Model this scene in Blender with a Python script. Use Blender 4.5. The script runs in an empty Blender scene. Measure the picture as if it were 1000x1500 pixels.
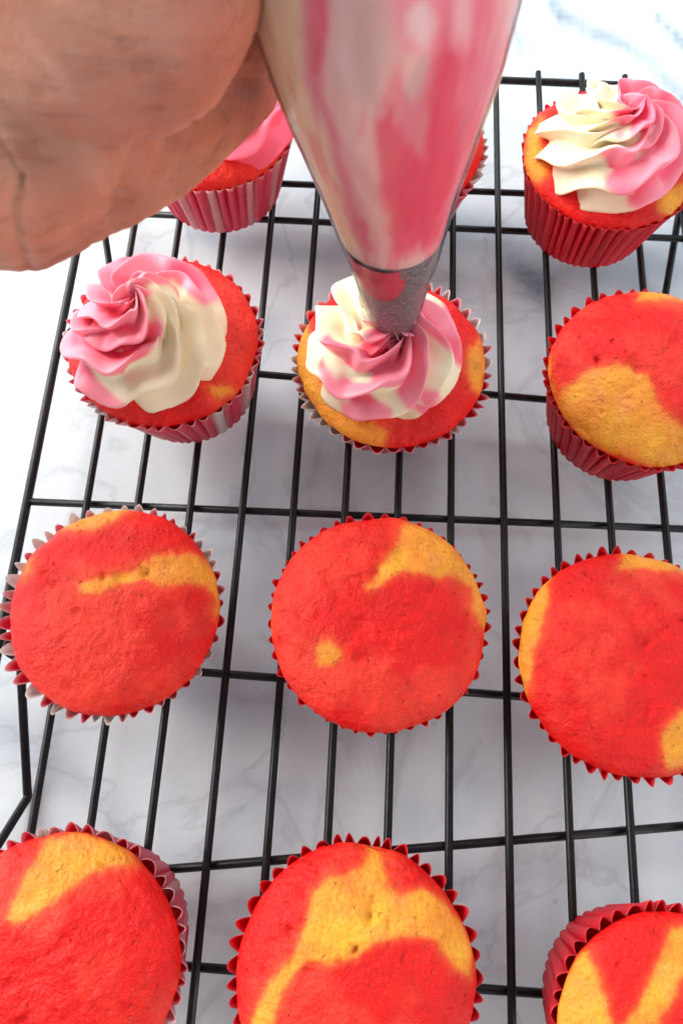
import bpy, bmesh, math, random
import numpy as np
from mathutils import Vector, Matrix, noise

random.seed(7)
sc = bpy.context.scene
S = 0.01                                   # everything below is written in centimetres
# ------------------------------------------------------------------ camera
F = 1120.0
ZR = 2.2                                   # height of the rack's top wires
H = 30.2                                   # height of the camera over the counter
d1 = Vector((180, 3250, -1120)).normalized()
d2 = Vector((.9986, -.05, .0156)); d2 = (d2 - d1 * d2.dot(d1)).normalized()
n_ = d2.cross(d1).normalized()
R3 = Matrix((d2, d1, n_))
cam_d = bpy.data.cameras.new('camera'); cam = bpy.data.objects.new('camera', cam_d)
sc.collection.objects.link(cam); sc.camera = cam
cam.matrix_world = Matrix.Translation((0, 0, H * S)) @ R3.to_4x4()
cam_d.sensor_fit = 'VERTICAL'; cam_d.sensor_height = 24; cam_d.sensor_width = 16
cam_d.lens = 24 * F / 1500
cam_d.clip_start = .004; cam_d.clip_end = 20
cam_d.dof.use_dof = True; cam_d.dof.focus_distance = .262; cam_d.dof.aperture_fstop = 12.0
# ------------------------------------------------------------------ light
w = bpy.data.worlds.new('World'); sc.world = w; w.use_nodes = True
bg = w.node_tree.nodes['Background']; bg.inputs[0].default_value = (.80, .92, 1, 1); bg.inputs[1].default_value = .37
sc.view_settings.view_transform = 'Standard'; sc.view_settings.look = 'None'
sc.view_settings.exposure = 0.16; sc.view_settings.gamma = 1

def area(name, loc, target, sx, sy, power, col):
    l = bpy.data.lights.new(name, 'AREA'); l.shape = 'RECTANGLE'; l.size = sx * S; l.size_y = sy * S
    l.energy = power; l.color = col
    o = bpy.data.objects.new(name, l); sc.collection.objects.link(o)
    o.location = Vector(loc) * S
    o.rotation_euler = (Vector(target) - Vector(loc)).to_track_quat('-Z', 'Y').to_euler()
    return o
area('window_light', (-112, 52, 76), (-2, 0, 2), 130, 90, 46, (1, .985, .955))
area('far_window_light', (15, 190, 150), (0, 5, 2), 210, 140, 27, (.92, .965, 1))
area('added_fill_light', (75, -55, 34), (-2, 10, 12), 60, 40, 4.2, (1, .93, .86))  # fill lamp added to lift bag and hand, no real source behind it
area('side_window_light', (75, 30, 55), (5, 5, 2), 50, 50, 1.6, (.74, .88, 1))

# ------------------------------------------------------------------ pixel <-> place
def ray(px, py):
    v = Vector(((px - 500) / F, (750 - py) / F, -1))
    return Vector((v.dot(d2), v.dot(d1), v.dot(n_)))
def at(px, py, z):
    r = ray(px, py); t = (z - H) / r.z
    return Vector((r.x * t, r.y * t, z))
def at_depth(px, py, t):
    r = ray(px, py); return Vector((r.x * t, r.y * t, H + r.z * t))
def at_y(px, py, Y):
    r = ray(px, py); t = Y / r.y
    return Vector((r.x * t, Y, H + r.z * t)), t
Rn = np.array([list(d2), list(d1), list(n_)])
def project(P):                            # Nx3 -> Nx2 photograph coordinates
    P = P - np.array([0, 0, H]); c = P @ Rn
    return np.stack([500 - F * c[:, 0] / c[:, 2], 750 + F * c[:, 1] / c[:, 2]], 1)

# ------------------------------------------------------------------ numpy noise
rng = np.random.RandomState(3)
_perm = rng.rand(64, 64, 64)
def vnoise(P, s, off=0.0):
    Q = P * s + off + 100.37
    I = np.floor(Q).astype(int); f = Q - I; f = f * f * (3 - 2 * f)
    def g(a, b, c): return _perm[(I[:, 0] + a) % 64, (I[:, 1] + b) % 64, (I[:, 2] + c) % 64]
    x0 = g(0,0,0)*(1-f[:,0])+g(1,0,0)*f[:,0]; x1 = g(0,1,0)*(1-f[:,0])+g(1,1,0)*f[:,0]
    y0 = g(0,0,1)*(1-f[:,0])+g(1,0,1)*f[:,0]; y1 = g(0,1,1)*(1-f[:,0])+g(1,1,1)*f[:,0]
    a = x0*(1-f[:,1])+x1*f[:,1]; b = y0*(1-f[:,1])+y1*f[:,1]
    return (a*(1-f[:,2])+b*f[:,2]) * 2 - 1
def fbm(P, s, o=3, off=0.0):
    r = 0; a = 1; t = 0
    for i in range(o):
        r = r + a * vnoise(P, s * 2 ** i, off + 7.7 * i); t += a; a *= .5
    return r / t
def sdist(Q, poly):                        # signed distance (positive inside) of Nx2 points to a polygon
    poly = np.array(poly, float); n = len(poly)
    d = np.full(len(Q), 1e9); ins = np.zeros(len(Q), bool)
    for i in range(n):
        a = poly[i]; b = poly[(i + 1) % n]; e = b - a; v = Q - a
        t = np.clip((v @ e) / max(e @ e, 1e-9), 0, 1)
        d = np.minimum(d, np.linalg.norm(v - t[:, None] * e, axis=1))
        c = (a[1] > Q[:, 1]) != (b[1] > Q[:, 1])
        xi = a[0] + (Q[:, 1] - a[1]) * e[0] / (e[1] if abs(e[1]) > 1e-9 else 1e-9)
        ins ^= c & (Q[:, 0] < xi)
    return np.where(ins, d, -d)
def sstep(x, a, b):
    t = np.clip((x - a) / (b - a), 0, 1); return t * t * (3 - 2 * t)
def crop(ox, oy, s, pts): return [(ox + x * s, oy + y * s) for x, y in pts]

# ------------------------------------------------------------------ objects
def new_mesh(name, V, Fc, mat, origin=(0, 0, 0), parent=None, cols=None, smooth=True):
    me = bpy.data.meshes.new(name)
    V = (np.asarray(V, float) - np.array(origin)) * S
    me.from_pydata(V.tolist(), [], Fc)
    if smooth: me.polygons.foreach_set('use_smooth', [True] * len(me.polygons))
    if cols is not None:
        at_ = me.color_attributes.new('Col', 'FLOAT_COLOR', 'POINT')
        at_.data.foreach_set('color', np.concatenate([np.clip(cols, 0, 1), np.ones((len(cols), 1))], 1).ravel())
    me.materials.append(mat); me.update()
    o = bpy.data.objects.new(name, me); sc.collection.objects.link(o)
    if parent: o.parent = parent
    return o
def thing(name, loc, label, cat, group=None):
    o = bpy.data.objects.new(name, None); sc.collection.objects.link(o)
    o.location = Vector(loc) * S; o.empty_display_size = .01
    o['label'] = label; o['category'] = cat
    if group: o['group'] = group
    return o
def tube(path, r, seg=12, cap=True):
    P = [Vector(p) for p in path]; n = len(P); V = []; Fc = []
    rr = r if hasattr(r, '__len__') else [r] * n
    T = [(P[min(i + 1, n - 1)] - P[max(i - 1, 0)]).normalized() for i in range(n)]
    up = Vector((0, 0, 1)) if abs(T[0].z) < .9 else Vector((1, 0, 0))
    N = (up - T[0] * up.dot(T[0])).normalized()
    for i in range(n):
        N = (N - T[i] * N.dot(T[i])).normalized(); B = T[i].cross(N)
        for k in range(seg):
            a = 2 * math.pi * k / seg
            V.append(P[i] + (N * math.cos(a) + B * math.sin(a)) * rr[i])
    for i in range(n - 1):
        for k in range(seg):
            k2 = (k + 1) % seg
            Fc.append((i * seg + k, (i + 1) * seg + k, (i + 1) * seg + k2, i * seg + k2))
    if cap:
        for i, s in ((0, -1), (n - 1, 1)):
            c = len(V); V.append(P[i] + T[i] * s * rr[i] * .55)
            for k in range(seg):
                k2 = (k + 1) % seg; a, b = i * seg + k, i * seg + k2
                Fc.append((c, a, b) if s < 0 else (c, b, a))
    return [tuple(v) for v in V], Fc
def smoothpath(pts, sub=8):                # Catmull-Rom through the points
    P = [Vector(p) for p in pts]; P = [2 * P[0] - P[1]] + P + [2 * P[-1] - P[-2]]; out = []
    for i in range(1, len(P) - 2):
        for k in range(sub):
            t = k / sub; a, b, c, d = P[i - 1], P[i], P[i + 1], P[i + 2]
            out.append(.5 * ((2 * b) + (c - a) * t + (2 * a - 5 * b + 4 * c - d) * t * t + (3 * b - a - 3 * c + d) * t ** 3))
    out.append(P[-2]); return out

# ------------------------------------------------------------------ materials
def material(name):
    m = bpy.data.materials.new(name); m.use_nodes = True
    nt = m.node_tree; return m, nt, nt.nodes['Principled BSDF']
def add(nt, t, **kw):
    n = nt.nodes.new(t)
    for k, v in kw.items():
        if k.startswith('i_'): n.inputs[k[2:].replace('_', ' ')].default_value = v
        else: setattr(n, k, v)
    return n
def coords(nt, scale=100.0, kind='Object', vec=None):
    tc = add(nt, 'ShaderNodeTexCoord'); mp = add(nt, 'ShaderNodeMapping')
    mp.inputs['Scale'].default_value = vec or (scale,) * 3
    nt.links.new(tc.outputs[kind], mp.inputs[0]); return mp.outputs[0]
def noise_n(nt, co, sc_, det=3, rough=.5):
    n = add(nt, 'ShaderNodeTexNoise'); n.inputs['Scale'].default_value = sc_
    n.inputs['Detail'].default_value = det; n.inputs['Roughness'].default_value = rough
    nt.links.new(co, n.inputs['Vector']); return n.outputs['Fac']
def ramp(nt, fac, stops):
    r = add(nt, 'ShaderNodeValToRGB'); e = r.color_ramp.elements
    while len(e) < len(stops): e.new(.5)
    for q, (p, c) in zip(e, stops): q.position = p; q.color = (c[0], c[1], c[2], 1) if hasattr(c, '__len__') else (c, c, c, 1)
    nt.links.new(fac, r.inputs[0]); return r.outputs[0]
def mixc(nt, a, b, fac, mode='MULTIPLY'):
    m = add(nt, 'ShaderNodeMix', data_type='RGBA', blend_type=mode)
    for s, v in ((6, a), (7, b), (0, fac)):
        if hasattr(v, 'links') or hasattr(v, 'is_linked'): nt.links.new(v, m.inputs[s])
        else: m.inputs[s].default_value = v
    return m.outputs[2]
def bump(nt, h, dist, strength=1.0, prev=None):
    b = add(nt, 'ShaderNodeBump'); b.inputs['Strength'].default_value = strength
    b.inputs['Distance'].default_value = dist * S; nt.links.new(h, b.inputs['Height'])
    if prev: nt.links.new(prev, b.inputs['Normal'])
    return b.outputs[0]
def attr(nt): return add(nt, 'ShaderNodeAttribute', attribute_name='Col').outputs['Color']

def m_marble():
    m, nt, p = material('polished_marble')
    co = coords(nt, 100)
    base = attr(nt)
    warp = noise_n(nt, co, .16, 4)
    v = add(nt, 'ShaderNodeTexNoise'); v.inputs['Scale'].default_value = .13; v.inputs['Detail'].default_value = 6
    v.inputs['Distortion'].default_value = 1.2; nt.links.new(co, v.inputs['Vector'])
    vein = ramp(nt, v.outputs['Fac'], [(0, 1), (.475, 1), (.5, .86), (.525, 1), (1, 1)])
    fine = ramp(nt, noise_n(nt, co, 2.2, 5, .65), [(.25, .955), (.6, 1)])
    col = mixc(nt, base, vein, 1.0); col = mixc(nt, col, fine, 1.0)
    sp = add(nt, 'ShaderNodeTexVoronoi'); sp.inputs['Scale'].default_value = .55; nt.links.new(co, sp.inputs['Vector'])
    dots = ramp(nt, sp.outputs['Distance'], [(0, .55), (.035, .75), (.06, 1), (1, 1)])
    col = mixc(nt, col, dots, .5)
    nt.links.new(col, p.inputs['Base Color'])
    p.inputs['Roughness'].default_value = .42; p.inputs['Specular IOR Level'].default_value = .08
    nt.links.new(bump(nt, noise_n(nt, co, 6, 2), .004, .3), p.inputs['Normal'])
    return m
def m_wire():
    m, nt, p = material('black_nonstick_wire')
    co = coords(nt, 100)
    nt.links.new(ramp(nt, noise_n(nt, co, 3, 3), [(.3, (.004, .0035, .004)), (.75, (.014, .012, .012))]), p.inputs['Base Color'])
    nt.links.new(ramp(nt, noise_n(nt, co, 5, 3), [(.3, .30), (.7, .48)]), p.inputs['Roughness'])
    p.inputs['Specular IOR Level'].default_value = .3
    nt.links.new(bump(nt, noise_n(nt, co, 9, 3), .012, .5), p.inputs['Normal'])
    return m
def m_cake():
    m, nt, p = material('cake_crumb')
    co = coords(nt, 100)
    col = attr(nt)
    big = ramp(nt, noise_n(nt, co, 1.1, 4, .6), [(.3, (.80, .62, .60)), (.62, (1, 1, 1))])
    col = mixc(nt, col, big, .75)
    sp = ramp(nt, noise_n(nt, co, 9, 3, .7), [(.30, (.55, .35, .32)), (.46, (1, 1, 1))])
    col = mixc(nt, col, sp, .55)
    nt.links.new(col, p.inputs['Base Color'])
    nt.links.new(ramp(nt, noise_n(nt, co, 2.0, 3), [(.3, .34), (.7, .55)]), p.inputs['Roughness'])
    p.inputs['Specular IOR Level'].default_value = .30
    p.inputs['Subsurface Weight'].default_value = .12; p.inputs['Subsurface Radius'].default_value = (1, .25, .12)
    p.inputs['Subsurface Scale'].default_value = .15 * S
    b1 = bump(nt, noise_n(nt, co, 3.2, 4, .6), .13, .9)
    vo = add(nt, 'ShaderNodeTexVoronoi'); vo.inputs['Scale'].default_value = 7; nt.links.new(co, vo.inputs['Vector'])
    b2 = bump(nt, vo.outputs['Distance'], .022, .6, b1)
    pv = add(nt, 'ShaderNodeTexVoronoi'); pv.inputs['Scale'].default_value = 2.3; pv.inputs['Randomness'].default_value = 1
    wv = add(nt, 'ShaderNodeVectorMath', operation='MULTIPLY_ADD'); nz = add(nt, 'ShaderNodeTexNoise'); nz.inputs['Scale'].default_value = 4
    nt.links.new(co, nz.inputs['Vector']); nt.links.new(nz.outputs['Color'], wv.inputs[0]); wv.inputs[1].default_value = (.25, .25, .25); nt.links.new(co, wv.inputs[2])
    nt.links.new(wv.outputs[0], pv.inputs['Vector'])
    pore = ramp(nt, pv.outputs['Distance'], [(.06, 0), (.16, 1)])
    b2 = bump(nt, pore, .07, .8, b2)
    b3 = bump(nt, noise_n(nt, co, 26, 2, .6), .026, 1.0, b2)
    nt.links.new(b3, p.inputs['Normal'])
    return m
def m_paper():
    m, nt, p = material('waxed_baking_paper')
    co = coords(nt, 100)
    col = mixc(nt, attr(nt), ramp(nt, noise_n(nt, co, 2.5, 3), [(.3, (.82, .78, .78)), (.7, (1, 1, 1))]), .6)
    nt.links.new(col, p.inputs['Base Color']); p.inputs['Roughness'].default_value = .38
    p.inputs['Specular IOR Level'].default_value = .4
    nt.links.new(bump(nt, noise_n(nt, co, 7, 3), .012, .5), p.inputs['Normal'])
    tr = add(nt, 'ShaderNodeBsdfTranslucent'); nt.links.new(col, tr.inputs[0])
    mx = add(nt, 'ShaderNodeMixShader'); mx.inputs[0].default_value = .38
    out = nt.nodes['Material Output']
    nt.links.new(p.outputs[0], mx.inputs[1]); nt.links.new(tr.outputs[0], mx.inputs[2]); nt.links.new(mx.outputs[0], out.inputs[0])
    return m
def m_frosting():
    m, nt, p = material('buttercream')
    co = coords(nt, 100)
    nt.links.new(attr(nt), p.inputs['Base Color'])
    p.inputs['Roughness'].default_value = .38; p.inputs['Specular IOR Level'].default_value = .35
    p.inputs['Subsurface Weight'].default_value = .35; p.inputs['Subsurface Radius'].default_value = (1, .6, .5)
    p.inputs['Subsurface Scale'].default_value = .12 * S
    b1 = bump(nt, noise_n(nt, co, 2.2, 2), .02, .4)
    nt.links.new(bump(nt, noise_n(nt, co, 14, 2), .004, .5, b1), p.inputs['Normal'])
    return m
def m_icing_in_bag():
    m, nt, p = material('icing_pressed_to_film')
    co = coords(nt, 100)
    nt.links.new(attr(nt), p.inputs['Base Color'])
    p.inputs['Roughness'].default_value = .5
    p.inputs['Subsurface Weight'].default_value = .7; p.inputs['Subsurface Radius'].default_value = (1, .5, .45); p.inputs['Subsurface Scale'].default_value = .9 * S
    nt.links.new(bump(nt, noise_n(nt, co, 1.2, 3), .05, .5), p.inputs['Normal'])
    return m
def m_film():
    m, nt, p = material('clear_textured_film')
    co = coords(nt, 100)
    vo = add(nt, 'ShaderNodeTexVoronoi'); vo.inputs['Scale'].default_value = 6.5; nt.links.new(co, vo.inputs['Vector'])
    b = bump(nt, vo.outputs['Distance'], .028, .8)
    sx = add(nt, 'ShaderNodeSeparateXYZ'); nt.links.new(co, sx.inputs[0])
    mr = add(nt, 'ShaderNodeMapRange'); mr.inputs[1].default_value = 1.6; mr.inputs[2].default_value = 3.2; mr.inputs[3].default_value = .9; mr.inputs[4].default_value = .06
    nt.links.new(sx.outputs[2], mr.inputs[0]); nt.links.new(mr.outputs[0], b.node.inputs['Strength'])
    b = bump(nt, noise_n(nt, coords(nt, vec=(100, 100, 35)), 1.1, 4), .16, .8, b)
    gl = add(nt, 'ShaderNodeBsdfGlossy'); gl.inputs['Roughness'].default_value = .13; nt.links.new(b, gl.inputs['Normal'])
    df = add(nt, 'ShaderNodeBsdfDiffuse'); df.inputs[0].default_value = (.85, .85, .85, 1)
    tp = add(nt, 'ShaderNodeBsdfTransparent'); tp.inputs[0].default_value = (.97, .97, .97, 1)
    fr = add(nt, 'ShaderNodeFresnel'); fr.inputs[0].default_value = 1.18; nt.links.new(b, fr.inputs['Normal'])
    m1 = add(nt, 'ShaderNodeMixShader'); m1.inputs[0].default_value = .03
    nt.links.new(tp.outputs[0], m1.inputs[1]); nt.links.new(df.outputs[0], m1.inputs[2])
    m2 = add(nt, 'ShaderNodeMixShader'); nt.links.new(fr.outputs[0], m2.inputs[0])
    nt.links.new(m1.outputs[0], m2.inputs[1]); nt.links.new(gl.outputs[0], m2.inputs[2])
    nt.links.new(m2.outputs[0], nt.nodes['Material Output'].inputs[0]); return m
def m_metal():
    m, nt, p = material('steel_nozzle')
    p.inputs['Base Color'].default_value = (.42, .40, .43, 1); p.inputs['Metallic'].default_value = .9
    p.inputs['Roughness'].default_value = .38
    co = coords(nt, 100)
    vo = add(nt, 'ShaderNodeTexVoronoi'); vo.inputs['Scale'].default_value = 9; nt.links.new(co, vo.inputs['Vector'])
    nt.links.new(bump(nt, vo.outputs['Distance'], .055, .8), p.inputs['Normal'])
    return m
def m_skin():
    m, nt, p = material('skin')
    co = coords(nt, 100)
    a = mixc(nt, (.50, .205, .125, 1), (.69, .345, .225, 1), noise_n(nt, co, .5, 4), 'MIX')
    red = ramp(nt, noise_n(nt, co, 1.1, 4, .6), [(.4, (1, 1, 1)), (.75, (.95, .74, .68))])
    col = mixc(nt, a, red, .7)
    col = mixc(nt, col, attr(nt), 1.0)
    vein = ramp(nt, noise_n(nt, co, .45, 3, .55), [(.46, (1, 1, 1)), (.64, (.66, .68, .70))])
    col = mixc(nt, col, vein, .6)
    cl = coords(nt, vec=(28, 120, 150))
    line = ramp(nt, noise_n(nt, cl, 1.3, 5, .65), [(.34, (.70, .58, .54)), (.46, (1, 1, 1))])
    col = mixc(nt, col, line, .6)
    nt.links.new(col, p.inputs['Base Color'])
    p.inputs['Roughness'].default_value = .5; p.inputs['Specular IOR Level'].default_value = .4
    p.inputs['Subsurface Weight'].default_value = .6; p.inputs['Subsurface Radius'].default_value = (1, .3, .15)
    p.inputs['Subsurface Scale'].default_value = .4 * S
    cs = coords(nt, vec=(60, 190, 230))
    b1 = bump(nt, noise_n(nt, cs, 1.6, 5, .6), .10, .7)
    vo = add(nt, 'ShaderNodeTexVoronoi'); vo.inputs['Scale'].default_value = 12; nt.links.new(co, vo.inputs['Vector'])
    nt.links.new(bump(nt, vo.outputs['Distance'], .018, .6, b1), p.inputs['Normal'])
    return m
M_marble, M_wire, M_cake, M_paper, M_frost = m_marble(), m_wire(), m_cake(), m_paper(), m_frosting()
M_icing, M_film, M_metal, M_skin = m_icing_in_bag(), m_film(), m_metal(), m_skin()

# ------------------------------------------------------------------ the counter
def counter():
    nx = ny = 300; x0, x1, y0, y1 = -65., 65., -50., 80.
    X, Y = np.meshgrid(np.linspace(x0, x1, nx), np.linspace(y0, y1, ny))
    P = np.stack([X.ravel(), Y.ravel(), np.zeros(nx * ny)], 1)
    q = project(P); r = project(P + np.stack([fbm(P, .25, 3) * .9, fbm(P, .25, 3, 40) * .9, np.zeros(len(P))], 1))
    front = (H > 0) & (P[:, 1] > -25)
    g = np.zeros(len(P))
    g += .10 * sstep(fbm(P, .11, 4, 5), .05, .5) + .06 * sstep(fbm(P, .35, 3, 15), .1, .5)
    veins = [([(760, -60), (830, 20), (900, 55), (965, 110), (1060, 190)], 16, .30), ([(700, 30), (760, 60), (820, 110), (900, 180)], 22, .14),
             ([(960, 30), (1000, 75), (1050, 90)], 9, .3), ([(660, 330), (760, 350), (820, 390), (930, 400), (1010, 350)], 34, .22),
             ([(745, 340), (770, 390), (800, 420)], 22, .34), ([(300, 340), (350, 370), (470, 360), (500, 330)], 26, .18),
             ([(0, 1060), (70, 1090), (160, 1180), (200, 1260)], 26, .12), ([(440, 590), (470, 640), (430, 700)], 26, .10)]
    for line, wd, k in veins:
        for (ax, ay), (bx, by) in zip(line, line[1:]):
            e = np.array([bx - ax, by - ay], float); v = r - np.array([ax, ay])
            t = np.clip((v @ e) / (e @ e), 0, 1); d = np.linalg.norm(v - t[:, None] * e, axis=1)
            g = np.maximum(g, np.where(front, k * np.exp(-(d / wd) ** 2) * (.75 + .5 * fbm(P, .6, 3, 9)), 0))
    c = np.stack([.67 - g * 1.5, .72 - g * 1.45, .75 - g * 1.3], 1)
    Fc = [(j * nx + i, j * nx + i + 1, (j + 1) * nx + i + 1, (j + 1) * nx + i) for j in range(ny - 1) for i in range(nx - 1)]
    V = P.tolist(); b = len(V)
    V += [(x0, y0, 0), (x1, y0, 0), (x1, y1, 0), (x0, y1, 0), (x0, y0, -3), (x1, y0, -3), (x1, y1, -3), (x0, y1, -3)]
    Fc += [(b + 4, b + 7, b + 6, b + 5)] + [(b + 4 + i, b + 4 + (i + 1) % 4, b + (i + 1) % 4, b + i) for i in range(4)]
    c = np.concatenate([c, np.full((8, 3), .8)])
    o = new_mesh('counter', V, Fc, M_marble, cols=c, smooth=False); o['kind'] = 'structure'
counter()

# ------------------------------------------------------------------ the cooling rack
ZC = ZR - .32                              # cross wires and frame lie under the top wires
def rack():
    root = thing('cooling_rack', (at(500, 750, 0)[0], at(500, 750, 0)[1], 0), 'black wire cooling rack standing on white marble under the cupcakes', 'cooling rack')
    og = tuple(root.location / S)
    xs = [at(p, 700, ZR).x for p in (135, 209, 284, 359.5, 434, 508.5, 584.5, 660.5, 736, 812, 889, 967)]
    xl = at(47, 700, ZC).x; xr = at(988, 200, ZC).x
    ytop = at(840, 122, ZC).y; ybot = ytop - 41
    def tb(name, path, r, seg=12):
        V, Fc = tube(path, r, seg); return new_mesh(name, V, Fc, M_wire, og, root)
    for i, x in enumerate(xs):
        j = [random.uniform(-.03, .03) for _ in range(5)]
        tb('wire', smoothpath([(x + j[0], ytop + .22, ZR), (x + j[1], ytop - 12, ZR + j[2] * .4), (x + j[3], ytop - 26, ZR), (x + j[4], ybot - .2, ZR)], 5), .145)
    c = 1.6                                # corner radius of the frame
    def corner(cx, cy, a0): return [(cx + c * math.cos(a0 + k * math.pi / 12), cy + c * math.sin(a0 + k * math.pi / 12), ZC) for k in range(7)]
    loop = corner(xr - c, ytop - c, 0) + corner(xl + c, ytop - c, math.pi / 2) + corner(xl + c, ybot + c, math.pi) + corner(xr - c, ybot + c, 1.5 * math.pi)
    loop += [loop[0], loop[1]]
    dense = []
    for a, b in zip(loop, loop[1:]): dense.append(a)
    tb('frame', dense, .18, 14)
    zc = ZC - .01
    for (ax, ay), (bx, by) in (((410, 269), (762, 283)), ((245, 315), (960, 348)), ((380, 548), (795, 585)), ((45, 735), (1000, 775)),
                               ((300, 985), (760, 1020)), ((250, 1273), (1000, 1210)), ((265, 1415), (790, 1455))):
        A, B = at(ax, ay, zc), at(bx, by, zc); k = (B.y - A.y) / (B.x - A.x)
        yl = A.y + (xl - A.x) * k; yr = A.y + (xr - A.x) * k
        if ay in (548, 985):               # these end in a small hairpin inside the frame
            pts = [(xl + 1.6, yl + .95 + 1.6 * k, zc - .25), (xl + .75, yl + 1.0, zc - .2), (xl + .32, yl + .72, zc - .1), (xl + .28, yl + .3, zc), (xl + .75, yl + .02, zc), (xl + 1.6, yl + 1.6 * k, zc)]
            p = smoothpath(pts, 6) + [Vector((xr, yr, zc))]
        else: p = [Vector((xl, yl, zc)), Vector((xr, yr, zc))]
        tb('cross_wire', p, .15)
    def leg(pts): tb('leg', smoothpath(pts, 6), .16)
    def bentleg(a, foot, b):
        a, foot, b = Vector(a), Vector(foot), Vector(b)
        m1 = foot + (a - foot) * .10; m2 = foot + (b - foot) * .10
        leg([a, (a + m1) / 2, m1, foot + Vector((0, 0, .03)), m2, (b + m2) / 2, b])
    def railpt(y): return (xl, y, ZC)
    f = at(41, 1168, .2)
    a0 = at(26, 915, ZC - .1); a1 = at(31, 985, ZC - .35); b1 = Vector((xl, at(-80, 1370, ZC).y, ZC - .1))
    leg([(xl, a0.y + .5, ZC - .1), a0, a1, a1.lerp(f, .55), a1.lerp(f, .93), f + Vector((0, 0, .03)), f.lerp(b1, .08), f.lerp(b1, .5), b1])
    bentleg((xl, at(140, 240, ZC).y, ZC - .1), at(166, 425, .2), (xl, at(92, 500, ZC).y, ZC - .1))
    bentleg((xr, at(988, 290, ZC).y, ZC - .1), at(968, 465, .2), (xr, at(1030, 560, ZC).y, ZC - .1))
    bentleg((xr, at(1030, 1000, ZC).y, ZC - .1), at(1060, 1180, .2), (xr, at(1100, 1400, ZC).y, ZC - .1))
rack()

# ------------------------------------------------------------------ cupcakes
RED = np.array([.78, .005, .003]); YEL = np.array([.90, .36, .028]); DEEP = np.array([.55, .006, .008])
ZB = ZR + .145                             # liners stand on the top wires
HR = 3.5                                   # height of the liner rim
def liner(root, og, rt, rb, kind, base,  seed, teeth=46, flare=0., fdir=0., hr=HR, spread=.26, wf=(.42, .80)):
    rnd = np.random.RandomState(seed); sub = 8; na = teeth * sub; nz = 15
    jit = rnd.rand(teeth) * .5 + .75; wj = np.cumsum(rnd.rand(teeth) * .35 + .82); wj = wj / wj[-1] * 2 * math.pi
    wj = np.concatenate([[0], wj])
    V = []; C = []
    white = np.array([.90, .84, .80]); pink = np.array([.90, .06, .14]); lp = np.array([.88, .42, .44])
    deep = np.array([.66, .008, .025])
    stripe = rnd.rand(teeth)
    prof = [(0, 0)] + [(rb * .92, 0.0), (rb, .06)] + [(rb + (rt - rb) * t, .06 + (hr - .06) * t) for t in np.linspace(.08, 1, nz - 2)]
    prof = prof[1:]
    for iz, (r, z) in enumerate(prof):
        t = z / hr
        for ia in range(na):
            k = ia // sub; u = (ia % sub) / sub
            a = wj[k] + (wj[k + 1] - wj[k]) * u
            tri = 2 * math.sin(math.pi * u) ** .9 - 1             # -1..1 pleat
            jj = jit[k] * (1 - abs(2 * u - 1)) + .5 * (jit[k] + jit[k - 1]) * abs(2 * u - 1)
            amp = (.035 + .085 * t) * jj
            rr = r + amp * tri
            fl = sstep(np.array([t]), .78, 1.0)[0]
            rr += fl * (spread * (.1 + .85 * (tri * .5 + .5)) * jj + flare * max(0, math.cos(a - fdir)) * .9)
            zz = z + fl * (.10 * tri * jj) - fl * flare * .35 * max(0, math.cos(a - fdir))
            aa = a + .05 * t * math.sin(3 * a + seed) + .012 * math.sin(17 * a + seed)
            sh = max(0, 1 - t) ; V.append((og[0] + base[0] * sh + rr * math.cos(aa), og[1] + base[1] * sh + rr * math.sin(aa), og[2] + zz))
            if kind == 'red':
                c = deep * (.9 + .35 * jit[k])
                if iz == len(prof) - 1: c = c * .6 + np.array([.86, .16, .18]) * .4
            else:
                s = stripe[k]; c = pink if s < wf[0] else (white if s < wf[1] else lp)
                s2 = stripe[k - 1]; c2 = pink if s2 < wf[0] else (white if s2 < wf[1] else lp)
                if u < .2: c = c * .6 + c2 * .4
                if iz == len(prof) - 1: c = c * .5 + white * .5
            C.append(c)
    n = len(prof); Fc = []
    for i in range(n - 1):
        for k in range(na):
            k2 = (k + 1) % na
            Fc.append((i * na + k, i * na + k2, (i + 1) * na + k2, (i + 1) * na + k))
    b = len(V); V.append((og[0] + base[0], og[1] + base[1], og[2])); C.append(C[0])
    for k in range(na): Fc.append((b, (k + 1) % na, k))
    o = new_mesh('paper_liner', V, Fc, M_paper, og, root, np.array(C))
    for pl in o.data.polygons: pl.use_smooth = True
    o.data.set_sharp_from_angle(angle=math.radians(35))
    sm = o.modifiers.new('thickness', 'SOLIDIFY'); sm.thickness = .012 * S; sm.offset = 0
    return o
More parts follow.
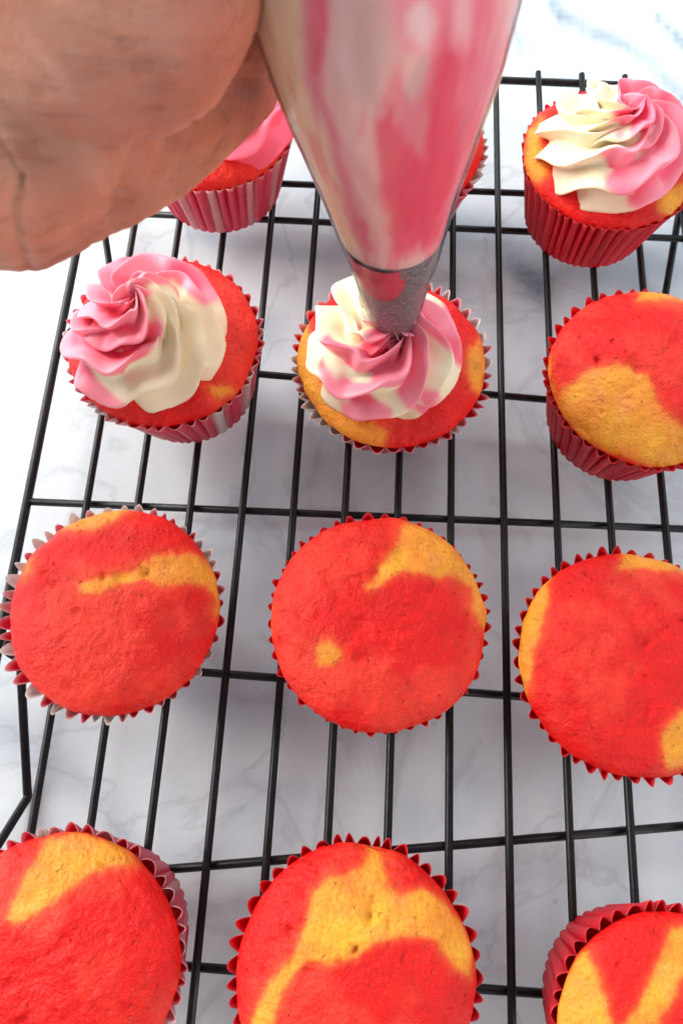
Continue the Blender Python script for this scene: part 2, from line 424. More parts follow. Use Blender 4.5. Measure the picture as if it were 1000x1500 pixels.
def cake(root, og, R, seed, patches, pits, cracks=(), lean=(0, 0), dome=1.15, hr=HR, over=.0, wob=.05, base=None, oval=(1, 1)):
    na, nr = 200, 74; V = []
    A = np.arange(na) * 2 * math.pi / na
    ts = np.linspace(0, 1, nr + 1)[1:]
    rows = []
    rows.append(np.array([[og[0], og[1], og[2] + hr + dome]]))
    nsec = len(ts)
    for i, t in enumerate(ts):
        ph = t * math.radians(118)                         # from the top over the shoulder and a little under
        sp_ = math.sin(min(ph, math.pi / 2)) if ph < math.pi / 2 else 1 - (1 - math.sin(ph)) * .75
        r = R * sp_
        zz = hr + dome * math.cos(ph) * (1 if ph < math.pi / 2 else .75 )
        if ph < math.pi / 2: zz = hr + dome * (math.cos(ph) ** .92)
        rows.append(np.stack([og[0] + r * oval[0] * np.cos(A), og[1] + r * oval[1] * np.sin(A), np.full(na, og[2] + zz)], 1))
    # skirt down into the liner
    rb = R * .80
    rows.append(np.stack([og[0] + rb * np.cos(A), og[1] + rb * np.sin(A), np.full(na, og[2] + hr * .45)], 1))
    P = np.concatenate(rows)
    off = seed * 13.1
    L = P - np.array(og); ax = L / np.maximum(np.linalg.norm(L - np.array([0, 0, hr * .6]), axis=1), .1)[:, None]
    ang = np.arctan2(L[:, 1], L[:, 0]); rad = np.hypot(L[:, 0], L[:, 1])
    nrm = np.stack([L[:, 0], L[:, 1], (L[:, 2] - hr + dome * .6) * 2.2], 1); nrm /= np.maximum(np.linalg.norm(nrm, axis=1), 1e-6)[:, None]
    d = wob * 2.4 * fbm(P, .42, 2, off) + wob * 1.5 * fbm(P, 1.3, 3, off + 3) + wob * .35 * fbm(P, 5.5, 2, off + 9)
    pit_n = vnoise(P, 2.3, off + 31); d -= .07 * sstep(pit_n, .72, .92)
    P = P + nrm * d[:, None]
    P[:, 0] += lean[0] * np.clip((P[:, 2] - og[2] - hr * .5) / hr, 0, 1); P[:, 1] += lean[1] * np.clip((P[:, 2] - og[2] - hr * .5) / hr, 0, 1)
    q = project(P)
    up = nrm[:, 2] > -.2
    for px, py, pr, dp in pits:
        dd = np.linalg.norm(q - np.array([px, py]), axis=1)
        P[:, 2] -= np.where(up, dp * np.exp(-(dd / pr) ** 2), 0)
    qc = q + np.stack([fbm(P, 2.2, 3, off + 51), fbm(P, 2.2, 3, off + 58)], 1) * 7
    for line, wd, k in cracks:
        for (ax_, ay), (bx, by) in zip(line, line[1:]):
            e = np.array([bx - ax_, by - ay], float); v = qc - np.array([ax_, ay])
            t = np.clip((v @ e) / (e @ e), 0, 1); dd = np.linalg.norm(v - t[:, None] * e, axis=1)
            P[:, 2] -= np.where(up, k * np.exp(-(dd / wd) ** 2) * (.7 + .6 * fbm(P, 3, 2, off)), 0)
    warp = np.stack([fbm(P, 1.1, 3, off + 50) * 15, fbm(P, 1.1, 3, off + 80) * 15], 1) + np.stack([fbm(P, 4, 3, off) * 9, fbm(P, 4, 3, off + 5) * 9], 1)
    qq = q + warp * .55
    c = np.tile((RED if base is None else base), (len(P), 1))
    soft = fbm(P, .9, 3, off + 20)
    c = c * (1 + .10 * soft[:, None])
    mo = (.75 * sstep(fbm(P, .38, 3, off + 60) + .25 * fbm(P, 2.5, 2, off + 61), -.05, .40))[:, None]
    c = c * (1 - mo) + np.array([.90, .050, .024]) * mo
    for poly in patches:
        sd = sdist(qq, poly); f = sstep(sd, -4, 5)[:, None]
        y = YEL * (1 + .12 * fbm(P, .8, 3, off + 70)[:, None])
        y = y + np.stack([0 * soft, .10 * fbm(P, 1.3, 3, off + 33), .05 * np.clip(fbm(P, 1.9, 3, off + 35), 0, 1)], 1)
        edge = np.exp(-(sd / 9.0) ** 2)[:, None]
        c = c * (1 - f) + y * f
        c = c * (1 - .35 * edge) + np.array([.90, .17, .03]) * .35 * edge
    nrow = len(rows) - 1; Fc = [(0, 1 + k, 1 + (k + 1) % na) for k in range(na)]
    for i in range(nrow - 1):
        a0 = 1 + i * na; b0 = a0 + na
        for k in range(na):
            k2 = (k + 1) % na; Fc.append((a0 + k, b0 + k, b0 + k2, a0 + k2))
    Fc.append(tuple(1 + (nrow - 1) * na + k for k in range(na - 1, -1, -1)))
    return new_mesh('cake', P, Fc, M_cake, og, root, c)

CREAM = np.array([.86, .75, .53]); PINK = np.array([.97, .29, .37]); HOT = np.array([.95, .10, .19])
def frosting(root, og, ctr, Rf, seed, pinks, mode='cream', turns=2.2, phase=0., hh=1.0, lobes=7, peak=True, sense=1):
    """a star-nozzle swirl: a lobed section swept along a climbing spiral, its lobes keeping their bearing"""
    nu, nv = 520, lobes * 20
    U = np.linspace(0, 1, nu); V = []; LP = []; jl = np.random.RandomState(seed).rand(lobes) * 2 - 1
    a0 = Rf * .52
    for i, u in enumerate(U):
        th = phase + sense * turns * 2 * math.pi * u
        e = u ** 1.05
        rp = (Rf - a0 * 1.02) * (1 - e) ** .85 + .03
        zc = .30 + hh * (2.15 * e ** 1.1)
        a = a0 * (1 - .50 * e) * (1 if u > .14 else (.12 + .88 * math.sin(u / .14 * math.pi / 2)))
        if u > .93: a *= max(.05, 1 - ((u - .93) / .07) ** 1.3 * .95); zc += (u - .93) * 4.0 * hh
        cx, cy = ctr[0] + rp * math.cos(th), ctr[1] + rp * math.sin(th)
        N = Vector((math.cos(th), math.sin(th), 0)); B = Vector((0, 0, 1))
        T = Vector((-math.sin(th), math.cos(th), 0)) * sense
        tw = -sense * th * 1.05 + .30 * math.sin(th * 2 + seed) + 0.13 * math.sin(7.3 * th + seed * 2)
        for k in range(nv):
            p = 2 * math.pi * k / nv
            x = math.sin(lobes * (p + tw) / 2); s = 1 - (x * x + .014) ** .48
            out = max(0, math.cos(p)) ** 1.5; rr = a * (.65 + .17 * out + (.62 - .14 * out) * s)
            # lips roll over: shear the crest along the path
            sh = a * .22 * s
            off = N * (rr * math.cos(p)) + B * (rr * math.sin(p) * .95) + T * sh
            V.append((cx + off.x, cy + off.y, ctr[2] + zc + off.z)); LP.append((math.cos(lobes * (p + tw)), jl[int(lobes * (p + tw) / (2 * math.pi) + .5) % lobes]))
    Fc = []
    for i in range(nu - 1):
        for k in range(nv):
            k2 = (k + 1) % nv; q = (i * nv + k, (i + 1) * nv + k, (i + 1) * nv + k2, i * nv + k2)
            Fc.append(q if sense > 0 else q[::-1])
    Fc.append(tuple(range(nv))); Fc.append(tuple((nu - 1) * nv + k for k in range(nv - 1, -1, -1)))
    P = np.array(V); off = seed * 5.3
    P += np.stack([fbm(P, .8, 2, off), fbm(P, .8, 2, off + 9), fbm(P, .8, 2, off + 19)], 1) * .12
    q = project(P); q = q + np.stack([fbm(P, .9, 2, off + 4), fbm(P, .9, 2, off + 14)], 1) * 9
    c = np.tile(CREAM if mode == 'cream' else (PINK * .35 + HOT * .65), (len(P), 1)); c = c * (1 + .04 * fbm(P, 1.2, 2, off)[:, None])
    LP = np.array(LP)
    for poly in pinks:
        f = sstep(sdist(q, poly) + 9 * LP[:, 0] + 10 * LP[:, 1], -6, 6)[:, None]
        mixp = sstep(fbm(P, .9, 2, off + 44) + .35 * LP[:, 0], -.4, .4)[:, None]
        pk = PINK * mixp + HOT * (1 - mixp)
        c = c * (1 - f) + pk * f
    return new_mesh('frosting', P, Fc, M_frost, og, root, c)

def cupcake(px, py, Rpx_w, label, kind, seed, patches, pits=(), group=None, rt=None, frost=None, **kw):
    """px, py: where the middle of the rim sits in the photograph; the rim is HR above the wires"""
    hr = kw.pop('hr', HR); bsh = kw.pop('bsh', (0, 0))
    c = at(px, py, ZB + hr)
    og = (c.x, c.y, ZB)
    root = thing('cupcake', og, label, 'cupcake', group)
    R = Rpx_w
    rt = rt or R - .12
    lk = {k[3:]: kw.pop(k) for k in list(kw) if k.startswith('ln_')}
    liner(root, og, rt, 2.62, kind, bsh, seed, hr=hr, **lk)
    cake(root, og, R, seed, patches, pits, hr=hr, **kw)
    if frost:
        fx, fy, Rf, pinks, fk = frost
        f = at(fx, fy, ZB + hr + .8)
        frosting(root, og, (f.x, f.y, ZB + hr + fk.pop('dz', .55)), Rf, seed, pinks, **fk)
    return root
G1 = 'unfrosted cupcakes cooling on the rack'; G2 = 'frosted cupcakes on the rack'
k7 = lambda pts: crop(0, 700, .36, pts)
k8 = lambda pts: crop(360, 710, .38, pts)
k9 = lambda pts: crop(720, 760, .28, pts)
k6 = lambda pts: crop(740, 380, .26, pts)
k10 = lambda pts: crop(0, 1150, .33, pts)
k11 = lambda pts: crop(310, 1180, .43, pts)
k12 = lambda pts: crop(730, 1150, .27, pts)
k5 = lambda pts: crop(400, 360, .34, pts)
k3 = lambda pts: crop(700, 0, .3, pts)
k4 = lambda pts: crop(60, 340, .36, pts)
# row 3
cupcake(170, 893, 3.32, 'plain red cupcake with thin yellow streak and flared pink and white liner', 'stripe', 7,
        [k7([(235,215),(300,165),(400,125),(500,115),(560,120),(440,175),(380,200),(300,215)]),
         k7([(620,320),(720,312),(800,320),(850,345),(890,400),(915,520),(885,560),(870,480),(840,440),(760,430),(660,430),(600,420),(500,430),(400,465),(340,470),(330,440),(400,405),(500,385),(560,365)]),
         k7([(100,350),(130,335),(120,370),(90,400)])],
        pits=[(215, 841, 7, .12), (175, 843, 9, .10), (150, 845, 8, .08), (85, 848, 14, .08), (72, 838, 6, .06), (255, 915, 12, .08), (190, 905, 22, .05)], group=G1, cracks=[([(112, 856), (150, 846), (185, 845), (218, 838)], 5, .07), ([(60, 840), (80, 855), (100, 850)], 5, .06), ([(120, 780), (135, 800)], 5, .05), ([(255, 890), (262, 930)], 6, .05)], ln_flare=.30, ln_fdir=math.radians(185), ln_spread=.24, rt=3.2)
cupcake(553, 908, 3.48, 'plain red cupcake in the middle of the rack with one small round yellow spot', 'red', 8,
        [k8([(600,140),(690,155),(790,220),(880,330),(940,450),(940,570),(905,560),(885,470),(870,400),(790,360),(690,345),(600,350),(540,365),(470,400),(460,385),(520,340),(515,310),(560,270),(580,220)]),
         k8([(268,615),(325,595),(360,650),(330,690),(280,695)]), k8([(70,470),(98,470),(100,560),(80,570)])],
        pits=[(554, 834, 7, .14), (480, 842, 9, .08), (524, 918, 14, .10), (588, 806, 7, .08), (442, 963, 7, .07), (655, 952, 4, .06), (550, 950, 40, .05), (440, 910, 12, .06), (500, 975, 16, .04)], group=G1, cracks=[([(470, 862), (510, 850), (545, 842), (590, 838)], 5, .05), ([(540, 930), (590, 925), (640, 905)], 6, .05), ([(560, 760), (575, 790)], 6, .04), ([(420, 940), (470, 975), (540, 985)], 8, .04)], ln_spread=.17, rt=3.3, over=.1)
cupcake(922, 968, 3.50, 'plain salmon red cupcake with a yellow crescent along its left rim', 'red', 9,
        [k9([(670,260),(690,180),(800,150),(900,170),(1000,215),(1150,330),(1100,330),(1000,285),(900,260),(780,255)]),
         k9([(320,270),(230,350),(150,450),(110,600),(110,750),(150,900),(195,920),(200,800),(215,700),(260,580),(280,460),(300,380)]),
         k9([(1000,1000),(930,1060),(895,1130),(900,1320),(960,1320),(1150,1250),(1200,1000)])],
        pits=[(928, 896, 17, .10), (947, 944, 7, .14), (858, 938, 9, .08), (869, 886, 8, .05), (843, 980, 10, .06), (861, 993, 4, .05), (983, 1017, 9, .06), (900, 880, 12, -.05)], group=G1, cracks=[([(880, 872), (915, 880), (950, 900), (962, 925)], 6, .08), ([(850, 1060), (900, 1075), (960, 1060)], 6, .04), ([(930, 990), (980, 1000)], 6, .05)], ln_spread=.18, rt=3.42)
# row 2
cupcake(944, 553, 3.45, 'plain cupcake with broad yellow lower half, nearest the frosted one at top right', 'red', 6,
        [k6([(740,230),(770,170),(850,165),(1000,205),(1150,300),(1000,245),(860,225)]),
         k6([(410,660),(500,620),(600,600),(700,590),(740,630),(800,630),(820,680),(815,740),(880,840),(950,900),(1010,950),(1300,1000),(1250,1180),(1000,1190),(850,1180),(700,1130),(560,1080),(430,1010),(320,910),(280,800),(330,720)]),
         k6([(225,560),(220,640),(240,760),(300,870),(290,750),(262,650),(255,560)])],
        pits=[(876, 527, 4, .16), (932, 538, 8, .12), (873, 524, 3, .1), (903, 597, 12, .05), (985, 505, 9, .05), (915, 497, 8, .04)], group=G1, cracks=[([(876, 515), (875, 540)], 3, .08), ([(925, 530), (935, 548)], 5, .08), ([(910, 575), (935, 560)], 4, .05), ([(940, 495), (975, 500)], 5, .04)], ln_spread=.20, dome=1.25, rt=3.36)
# row 4
cupcake(84, 1412, 3.42, 'plain red cupcake at the bottom left with an orange band near its top', 'stripe', 10,
        [k10([(220,240),(330,215),(440,215),(560,280),(620,350),(500,365),(400,400),(300,470),(200,540),(120,600),(50,620),(30,590),(80,500),(120,400),(180,300)])],
        pits=[(50, 1316, 9, .10), (13, 1445, 9, .10), (160, 1370, 8, .05)], group=G1, ln_wf=(.66, .78), ln_spread=.12, rt=3.42, dome=1.0, bsh=(.35, .3))
cupcake(520, 1426, 3.32, 'plain cupcake at the bottom centre marbled with a wide yellow swirl', 'red', 11,
        [k11([(400,235),(460,230),(520,190),(540,140),(580,190),(600,260),(650,300),(720,270),(780,320),(850,400),(880,500),(880,590),(820,540),(760,470),(680,455),(600,460),(540,480),(480,520),(400,545),(330,540),(280,570),(230,640),(210,744),(205,900),(150,900),(140,730),(180,640),(220,560),(280,500),(320,400),(350,290)])],
        pits=[(543, 1346, 7, .16), (426, 1365, 6, .14), (521, 1393, 5, .14), (512, 1278, 5, .07), (528, 1305, 14, .05), (425, 1412, 6, .08), (583, 1305, 8, .05)], group=G1, cracks=[([(460, 1412), (500, 1408), (522, 1393), (545, 1380)], 5, .06), ([(543, 1332), (545, 1350)], 3, .07), ([(425, 1395), (432, 1415)], 4, .08), ([(555, 1470), (560, 1450)], 5, .05)], ln_spread=.13, rt=3.35, dome=1.1)
cupcake(985, 1522, 3.16, 'plain cupcake cut off by the bottom right corner, showing two yellow patches', 'red', 12,
        [k12([(500,900),(420,940),(350,1050),(280,1180),(270,1300),(330,1500),(600,1500),(620,1300),(580,1130),(530,1000)]),
         k12([(940,770),(1050,760),(1200,850),(1100,1000),(980,1050),(900,1200),(850,1400),(700,1500),(680,1320),(760,1200),(820,1060),(880,920)])],
        pits=[(908, 1416, 9, .07), (975, 1412, 12, .06), (845, 1470, 12, .05)], group=G1, ln_spread=.08, rt=3.2, dome=.8, bsh=(-.05, .15))
# frosted ones
cupcake(240, 500, 3.42, 'cupcake at the left with a finished swirl half pink and half cream', 'stripe', 4, [k4([(690,640),(760,620),(800,660),(720,680)])],
        group=G2, ln_wf=(.66, .78), ln_spread=.16, rt=3.38, dome=1.0, bsh=(.3, .15),
        frost=(222, 492, 3.1, [k4([(380,60),(300,50),(200,120),(80,200),(60,350),(60,520),(180,680),(310,700),(270,640),(200,540),(350,580),(345,520),(420,470),(440,400),(400,330),(380,280),(410,190),(560,170),(600,230),(660,270),(690,230),(640,150),(560,80)])],
               dict(phase=2.2, turns=1.9)))
cupcake(573, 530, 3.36, 'cupcake below the piping nozzle, its pink and cream swirl still being piped', 'stripe', 5,
        [k5([(150,290),(90,400),(80,500),(120,640),(200,750),(320,840),(400,880),(480,890),(480,800),(400,740),(250,650),(180,500),(160,400)]), k5([(830,480),(860,430),(890,400),(930,520),(900,640),(850,600)])],
        group=G2, ln_spread=.18, rt=3.38, dome=1.0, bsh=(-.1, .55),
        frost=(574, 526, 3.2, [k5([(300,545),(280,640),(330,730),(440,770),(470,720),(420,660),(410,600)]),
                                k5([(255,400),(300,520),(420,580),(560,640),(680,700),(730,650),(620,590),(500,540),(560,480),(600,400),(600,320),(430,330),(410,340),(400,430),(350,470)]),
                                k5([(470,330),(560,320),(640,400),(690,500),(600,620),(470,620),(400,520),(430,400)]),
                                k5([(750,180),(850,230),(880,360),(860,440),(800,470),(700,400),(620,350),(640,250),(720,330)]),
                                k5([(240,420),(235,520),(290,640),(270,640),(225,520),(222,430)])],
               dict(phase=.6, turns=1.6, hh=.8)))
cupcake(893, 232, 3.42, 'cupcake at the top right corner of the rack with a tall cream and pink swirl', 'red', 3,
        [k3([(310,570),(240,640),(210,750),(240,870),(300,880),(340,840),(300,700)]), k3([(880,960),(1000,880),(1060,900),(1000,1020),(920,1070),(870,1020)])],
        group=G2, ln_spread=.14, rt=3.34, dome=1.0,
        frost=(899, 226, 3.15, [k3([(690,340),(800,340),(900,380),(1000,480),(1050,600),(1150,700),(1150,900),(1000,900),(900,920),(830,990),(740,980),(650,900),(620,820),(650,760),(780,740),(790,690),(740,600),(700,640),(720,540),(780,480),(690,490)])],
               dict(phase=.9, turns=1.9, hh=.85)))
cupcake(307, 180, 3.42, 'cupcake half hidden behind the hand, pink frosting and red and white striped liner', 'stripe', 1, [],
        group=G2, ln_wf=(.66, .78), ln_spread=.10, rt=3.36, dome=1.0, frost=(338, 172, 2.75, [], dict(mode='pink', phase=3.9, turns=2.0, hh=.8, dz=.8)))
cupcake(582, 212, 3.42, 'cupcake almost hidden behind the piping bag, only its right edge showing', 'stripe', 2, [k3([(-60,560),(-10,600),(5,600),(-20,720),(-80,700)])],
        group=G2, ln_spread=.22, rt=3.34, dome=1.0, frost=(585, 195, 2.8, [], dict(mode='pink', phase=1., turns=2.2, hh=.8)))

# ------------------------------------------------------------------ piping bag
tip = at(577, 484, ZB + 5.55); YB = tip.y
prof_px = [(484, 550, 605), (466, 544, 611), (440, 533, 619), (396, 518, 631), (372, 509, 641), (330, 492, 653), (272, 470, 669), (200, 440, 694), (136, 411, 715), (70, 388, 736), (4, 368, 754)]
prof = []
for y, a, b in prof_px:
    c, t = at_y((a + b) / 2, y, YB); prof.append((c, (b - a) / 2 / F * t))
top, rtop = prof[-1]
dirn = (prof[-1][0] - prof[-4][0]).normalized()
for dz, r in ((1.0, rtop + .12), (2.2, rtop + .15), (3.6, rtop + .05), (5.2, rtop - .25), (6.6, rtop - .9), (7.6, 1.1), (8.6, .75), (10, 1.0), (12, 1.7)):
    prof.append((top + dirn * dz, r))
def rev(name, prof, dr, mat, root, og, i0=0, i1=None, sub=14, na=160, colf=None, wob=.05, capb=False, capt=False, slant=0):
    pts = prof[i0:i1]
    C = smoothpath([p[0] for p in pts], sub); Rr = [v.x for v in smoothpath([(p[1], 0, 0) for p in pts], sub)]
    V = []
    for c, r in zip(C, Rr):
        for k in range(na):
            a = 2 * math.pi * k / na; V.append((c.x + (r + dr) * math.cos(a), c.y + (r + dr) * math.sin(a), c.z))
    P = np.array(V); ctr = np.repeat(np.array([list(c) for c in C]), na, 0); rr = np.repeat(np.array(Rr), na)
    d = P - ctr; d /= np.linalg.norm(d, axis=1)[:, None]
    P = P + d * (wob * np.clip((rr - 1.65) / 1.2, 0, 1) * (fbm(ctr * .5 + d * rr[:, None], .7, 3, 77) + .7 * fbm(ctr * np.array([.2, .2, .2]) + d * 2.6, 1.6, 2, 17)))[:, None]
    n = len(C); Fc = [(i * na + k, i * na + (k + 1) % na, (i + 1) * na + (k + 1) % na, (i + 1) * na + k) for i in range(n - 1) for k in range(na)]
    if capb: Fc.append(tuple(range(na - 1, -1, -1)))
    if capt: Fc.append(tuple((n - 1) * na + k for k in range(na)))
    if slant:
        zb = C[0].z; k = np.clip(1 - (P[:, 2] - zb) / 2.2, 0, 1)
        P[:, 2] += k * slant * (d[:, 0] - .2 + .5 * fbm(P, .9, 2, 5))
    cols = colf(P) if colf else None
    return new_mesh(name, P, Fc, mat, og, root, cols)
def icing_cols(P):
    q = project(P)
    st = np.stack([P[:, 0] * 1.0, P[:, 1] * 1.0, P[:, 2] * .22], 1)
    fs = np.stack([P[:, 0], P[:, 1], P[:, 2] * .3], 1)
    q = q + np.stack([fbm(st, .9, 3, 3) * 16 + fbm(fs, 3.0, 3, 3) * 9, fbm(st, .9, 3, 13) * 30 + fbm(fs, 3.2, 3, 43) * 26], 1)
    cream = np.array([.92, .66, .40]); pale = np.array([.88, .52, .46]); rose = np.array([.86, .11, .20]); hot = np.array([.80, .018, .085]); lt = np.array([.92, .62, .62])
    c = np.tile(pale, (len(P), 1))
    f = sstep(fbm(st, .7, 3, 31), -.15, .35)[:, None]; c = c * (1 - .35 * f) + rose * .35 * f
    K = lambda pts: crop(370, 0, .4, pts)
    def put(pts, col, k=1., s=10):
        nonlocal c
        s = s * 1.1; f = (sstep(sdist(q, K(pts)), -s, s) * k)[:, None]; c = c * (1 - f) + col * f
    put([(0,-200),(170,-200),(180,300),(250,500),(330,800),(400,980),(250,980),(-50,200)], cream, .9, 16)
    put([(640,-200),(900,-200),(900,300),(760,600),(690,900),(560,940),(520,700),(600,400),(660,200)], rose, .85, 18)
    put([(450,420),(560,330),(580,520),(620,560),(640,330),(720,160),(800,200),(760,420),(700,760),(660,900),(540,930),(500,880),(470,620)], hot, .75, 12)
    put([(500,60),(520,-100),(700,-100),(710,60),(690,180),(620,220),(540,190)], PINK, .8, 12)
    put([(560,60),(640,30),(680,100),(640,200),(560,150)], lt, .9, 10)
    put([(170,120),(190,-60),(280,-60),(270,120),(240,260),(200,290)], hot, .85, 10)
    put([(180,260),(250,300),(300,400),(370,620),(400,800),(450,900),(400,930),(350,800),(290,560)], rose, .7, 12)
    put([(560,330),(650,200),(660,330),(610,540),(570,520)], np.array([.66,.42,.40]), .8, 9)
    put([(280,-100),(480,-100),(500,120),(470,340),(400,350),(280,260)], np.array([.74,.50,.47]), .7, 16)
    put([(340,380),(450,380),(440,700),(400,640)], pale, .6, 14)
    put([(720,-100),(800,-100),(800,120),(760,190)], lt, .6, 10)
    fine = np.stack([P[:, 0], P[:, 1], P[:, 2] * .12], 1)
    f = (.55 * sstep(fbm(fine, 2.2, 3, 61), .08, .4))[:, None]; c = c * (1 - f) + rose * f
    f = (.5 * sstep(fbm(fine, 1.9, 3, 91), .12, .4))[:, None]; c = c * (1 - f) + lt * f
    return c
bag = thing('piping_bag', tuple(tip), 'clear piping bag full of pink and cream icing held over the middle frosted cupcake', 'piping bag')
og = tuple(tip)
rev('icing', prof, -.05, M_icing, bag, og, 5, 15, colf=icing_cols, capt=True, wob=.11, slant=0)
rev('bag_film', prof, .03, M_film, bag, og, 1, None, wob=.11)
# a smear of icing that slipped between film and nozzle
def smear():
    V = []; nu, nv = 60, 60
    def prof_at(y):
        ys = [p[0] for p in prof_px]
        c, t = at_y(np.interp(y, ys[::1][::-1] if ys[0] < ys[-1] else ys[::-1], [(p[1] + p[2]) / 2 for p in prof_px][::-1]), y, YB)
        return c, np.interp(y, ys[::-1], [(p[2] - p[1]) / 2 for p in prof_px][::-1]) / F * t
    for i in range(nu + 1):
        y = 334 + 72 * i / nu; c, r = prof_at(y)
        k = i / nu; hw = .85 * math.sqrt(max(0, 1 - max(0, k - .25) ** 2 / .5625)) * (.8 + .2 * k if k < .25 else 1)
        for j in range(nv + 1):
            a = -math.pi / 2 - .42 + (j / nv * 2 - 1) * hw
            e = (1 - (abs(j / nv * 2 - 1)) ** 4) * (1 - max(0, k - .3) ** 3 / .343)
            rr = r - .10 + .105 * e
            V.append((c.x + rr * math.cos(a), c.y + rr * math.sin(a), c.z))
    Fc = [(i * (nv + 1) + j, (i + 1) * (nv + 1) + j, (i + 1) * (nv + 1) + j + 1, i * (nv + 1) + j + 1) for i in range(nu) for j in range(nv)]
    new_mesh('icing_smear', V, Fc, M_icing, og, bag, np.tile(np.array([.66, .03, .07]), (len(V), 1)))
smear()
def nozzle():
    lob = 6; na = lob * 16; V = []
    C = smoothpath([p[0] for p in prof[:7]], 10); Rr = [v.x for v in smoothpath([(p[1], 0, 0) for p in prof[:7]], 10)]
    n = len(C)
    for inner in (0, 1):
        for i in range(n):
            c, r = C[i], Rr[i] - .06 - (.05 if inner else 0) - .22 * sstep(np.array([i]), 54, 58)[0]; t = max(0, 1 - i / 9)
            for k in range(na):
                a = 2 * math.pi * k / na
                saw = abs(((k % 16) / 16) * 2 - 1)
                rr = r * (1 - .42 * t * (1 - saw))
                z = c.z - t * (saw * .34) * 1.0
                V.append((c.x + rr * math.cos(a), c.y + rr * math.sin(a), z))
    Fc = [(i * na + k, i * na + (k + 1) % na, (i + 1) * na + (k + 1) % na, (i + 1) * na + k) for i in range(n - 1) for k in range(na)]
    b = n * na
    Fc += [(b + i * na + k, b + (i + 1) * na + k, b + (i + 1) * na + (k + 1) % na, b + i * na + (k + 1) % na) for i in range(n - 1) for k in range(na)]
    Fc += [(k, b + k, b + (k + 1) % na, (k + 1) % na) for k in range(na)]
    o = new_mesh('nozzle', V, Fc, M_metal, og, bag)
    o.data.set_sharp_from_angle(angle=math.radians(40))
nozzle()

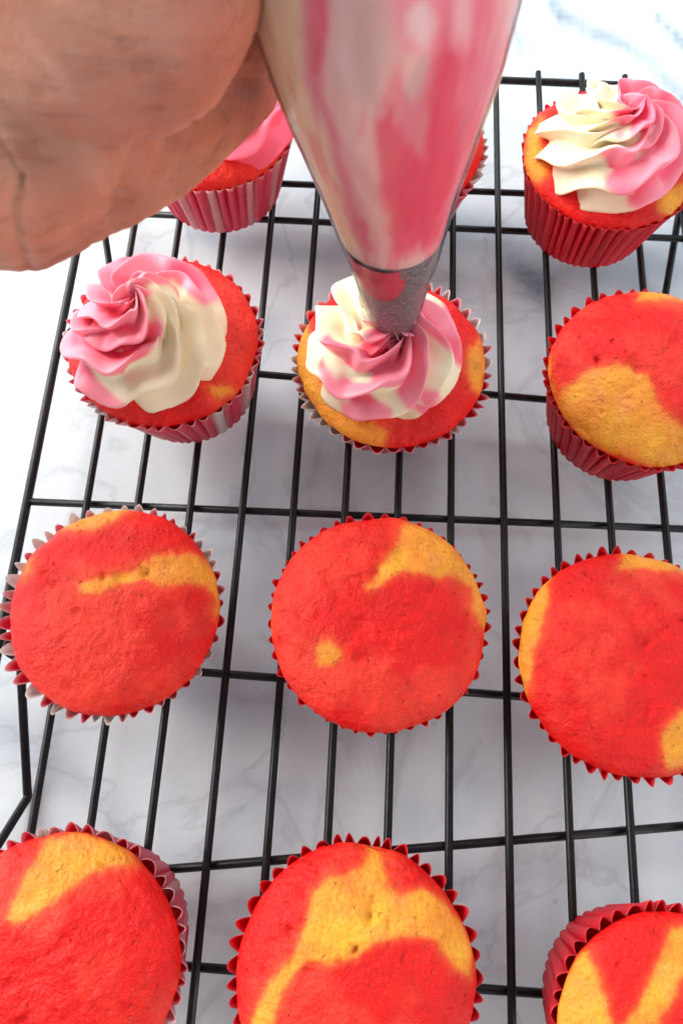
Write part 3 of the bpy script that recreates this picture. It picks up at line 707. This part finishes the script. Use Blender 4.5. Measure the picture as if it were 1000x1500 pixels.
# ------------------------------------------------------------------ the hand
def hand():
    balls = []
    def chain(pts, step=.22):
        for (a, ra), (b, rb) in zip(pts, pts[1:]):
            n = max(2, int((a - b).length / step))
            for i in range(n): t = i / n; balls.append((a.lerp(b, t), ra + (rb - ra) * t))
        balls.append(pts[-1])
    def D(px, py, t, rpx): return (at_depth(px, py, t), rpx * t / F)
    chain([D(-1500, 330, 21, 200), D(-900, 250, 19, 190), D(-420, 200, 17, 185), D(-120, 185, 16, 195), D(60, 150, 15.5, 195)])     # forearm, heel of the hand
    chain([D(-420, 90, 16.6, 175), D(-60, 40, 15, 200), D(60, -5, 14, 225), D(150, -30, 13.4, 232), D(215, -75, 13.2, 195)])           # ball of the thumb
    chain([D(0, 210, 16, 188), D(90, 190, 16.2, 168), D(170, 160, 17.5, 152), D(240, 110, 18.6, 142), D(300, 60, 19.4, 135), D(330, 0, 19.4, 130)])  # little finger side of the palm
    ax = lambda dz: top + dirn * dz
    # palm up along the left of the bag
    P0 = at_depth(300, 10, 17.6)
    zs = [1.9, 3.5, 5.1, 6.6]
    W = []
    for dz in zs:
        c = ax(dz); W.append(c + Vector((-rtop - 1.25, 1.3, 0)))
    chain([(P0, 1.9), (W[0], 1.35), (W[3], 1.35)]); chain([(at_depth(150, -30, 13.8), 2.0), (W[1], 1.5), (W[2], 1.4)])
    chain([(at_depth(60, 100, 15.5), 2.3), (W[1], 1.5)])
    for j, (dz, L, r) in enumerate(zip(zs, (1.55, 1.9, 2.05, 1.9), (.72, .82, .86, .84))):
        c = ax(dz); R = (rtop + (.12, .05, -.15, -.5)[j]) + r * .92; pts = [(W[j], r * 1.25)]
        m = 9
        for i in range(m + 1):
            a = math.pi * .86 - i / m * L * 1.1
            pts.append((c + Vector((R * math.cos(a), R * math.sin(a), .12 * i / m)), r * (1.08 - .22 * i / m) * (1.05 if i in (3, 6) else 1)))
        chain(pts, .15)
    th0 = at_depth(215, -75, 13.2); c = ax(4.4); R = rtop + .75
    pts = [(th0, 1.9), (at_depth(270, -190, 13), 1.35)]
    for i in range(7):
        a = -math.pi * .80 + i / 6 * 1.15; pts.append((c + Vector((R * math.cos(a), R * math.sin(a), .9 + .15 * i)), 1.02 - .035 * i))
    chain(pts, .15)
    bm = bmesh.new()
    for p, r in balls:
        bmesh.ops.create_icosphere(bm, subdivisions=2, radius=r * S, matrix=Matrix.Translation(p * S))
    me = bpy.data.meshes.new('person'); bm.to_mesh(me); bm.free()
    tmp = bpy.data.objects.new('person', me); sc.collection.objects.link(tmp)
    rm = tmp.modifiers.new('r', 'REMESH'); rm.mode = 'VOXEL'; rm.voxel_size = .085 * S
    s1 = tmp.modifiers.new('s', 'SMOOTH'); s1.iterations = 9; s1.factor = .6
    dg = bpy.context.evaluated_depsgraph_get()
    me2 = bpy.data.meshes.new_from_object(tmp.evaluated_get(dg)); bpy.data.objects.remove(tmp)
    n = len(me2.vertices); co = np.empty(n * 3); me2.vertices.foreach_get('co', co); P = co.reshape(-1, 3) / S
    nr = np.empty(n * 3); me2.vertices.foreach_get('normal', nr); nr = nr.reshape(-1, 3)
    q = project(P); front = (P[:, 1] > 1) & (np.linalg.norm(P - np.array([0, 0, H]), axis=1) < 24)
    sq = np.stack([q[:, 0] * .010 + q[:, 1] * .004, q[:, 1] * .052 - q[:, 0] * .008, P[:, 2] * .1], 1)
    d = .05 * fbm(P, .5, 3, 3) - .028 * (1 - np.abs(fbm(sq, 1.3, 3, 11)) * 4).clip(0, 1) ** 2
    qw = q + np.stack([fbm(P, .8, 2, 9), fbm(P, .8, 2, 19)], 1) * 8
    creases = [([(30, 262), (22, 300), (30, 345), (42, 392)], 8, .075), ([(214, 214), (205, 235), (190, 270), (165, 325), (130, 345)], 14, .10), ([(-60, 120), (-10, 200), (25, 262)], 8, .08),
               ([(100, 30), (170, 60), (240, 62), (330, 52)], 6, .03), ([(90, 80), (170, 95), (260, 92)], 6, .03), ([(60, 130), (150, 145), (230, 130)], 7, .03), ([(110, 345), (150, 300), (190, 285)], 8, .05),
               ([(275, 165), (290, 195), (282, 215)], 5, .035), ([(60, 200), (140, 215), (190, 200)], 8, .03)]
    for line, wd, k in creases:
        m = np.full(n, 1e9)
        for (ax_, ay), (bx, by) in zip(line, line[1:]):
            e = np.array([bx - ax_, by - ay], float); v = qw - np.array([ax_, ay])
            t = np.clip((v @ e) / (e @ e), 0, 1); m = np.minimum(m, np.linalg.norm(v - t[:, None] * e, axis=1))
        d = d - np.where(front, 1.5 * k * np.exp(-(m / wd) ** 2), 0)
    P = P + nr * d[:, None]
    o0 = P.mean(0); me2.vertices.foreach_set('co', ((P - o0) * S).ravel())
    ca = me2.color_attributes.new('Col', 'FLOAT_COLOR', 'POINT')
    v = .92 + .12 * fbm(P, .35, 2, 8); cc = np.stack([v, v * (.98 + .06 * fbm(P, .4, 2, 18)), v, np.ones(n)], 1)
    for cx, cy, rd, m_ in ((50, 30, 170, (1.16, 1.30, 1.30)), (215, 120, 120, (.80, .78, .84)), (90, 190, 90, (.86, .86, .92)), (330, 200, 130, (1.10, .84, .72)), (120, 330, 130, (1.04, .90, .84)), (330, 60, 70, (1.05, .92, .92))):  # lit wrist and shaded palm painted into the skin, plus redder lower edge
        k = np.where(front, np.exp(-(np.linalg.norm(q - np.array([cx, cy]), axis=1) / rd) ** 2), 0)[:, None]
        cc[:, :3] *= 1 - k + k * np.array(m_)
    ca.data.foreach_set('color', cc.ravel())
    me2.polygons.foreach_set('use_smooth', [True] * len(me2.polygons))
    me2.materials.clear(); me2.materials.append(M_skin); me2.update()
    o = bpy.data.objects.new('person', me2); sc.collection.objects.link(o); o.location = Vector(o0) * S
    o['label'] = 'bare hand and wrist of a person squeezing the piping bag from the left'; o['category'] = 'person'
hand()
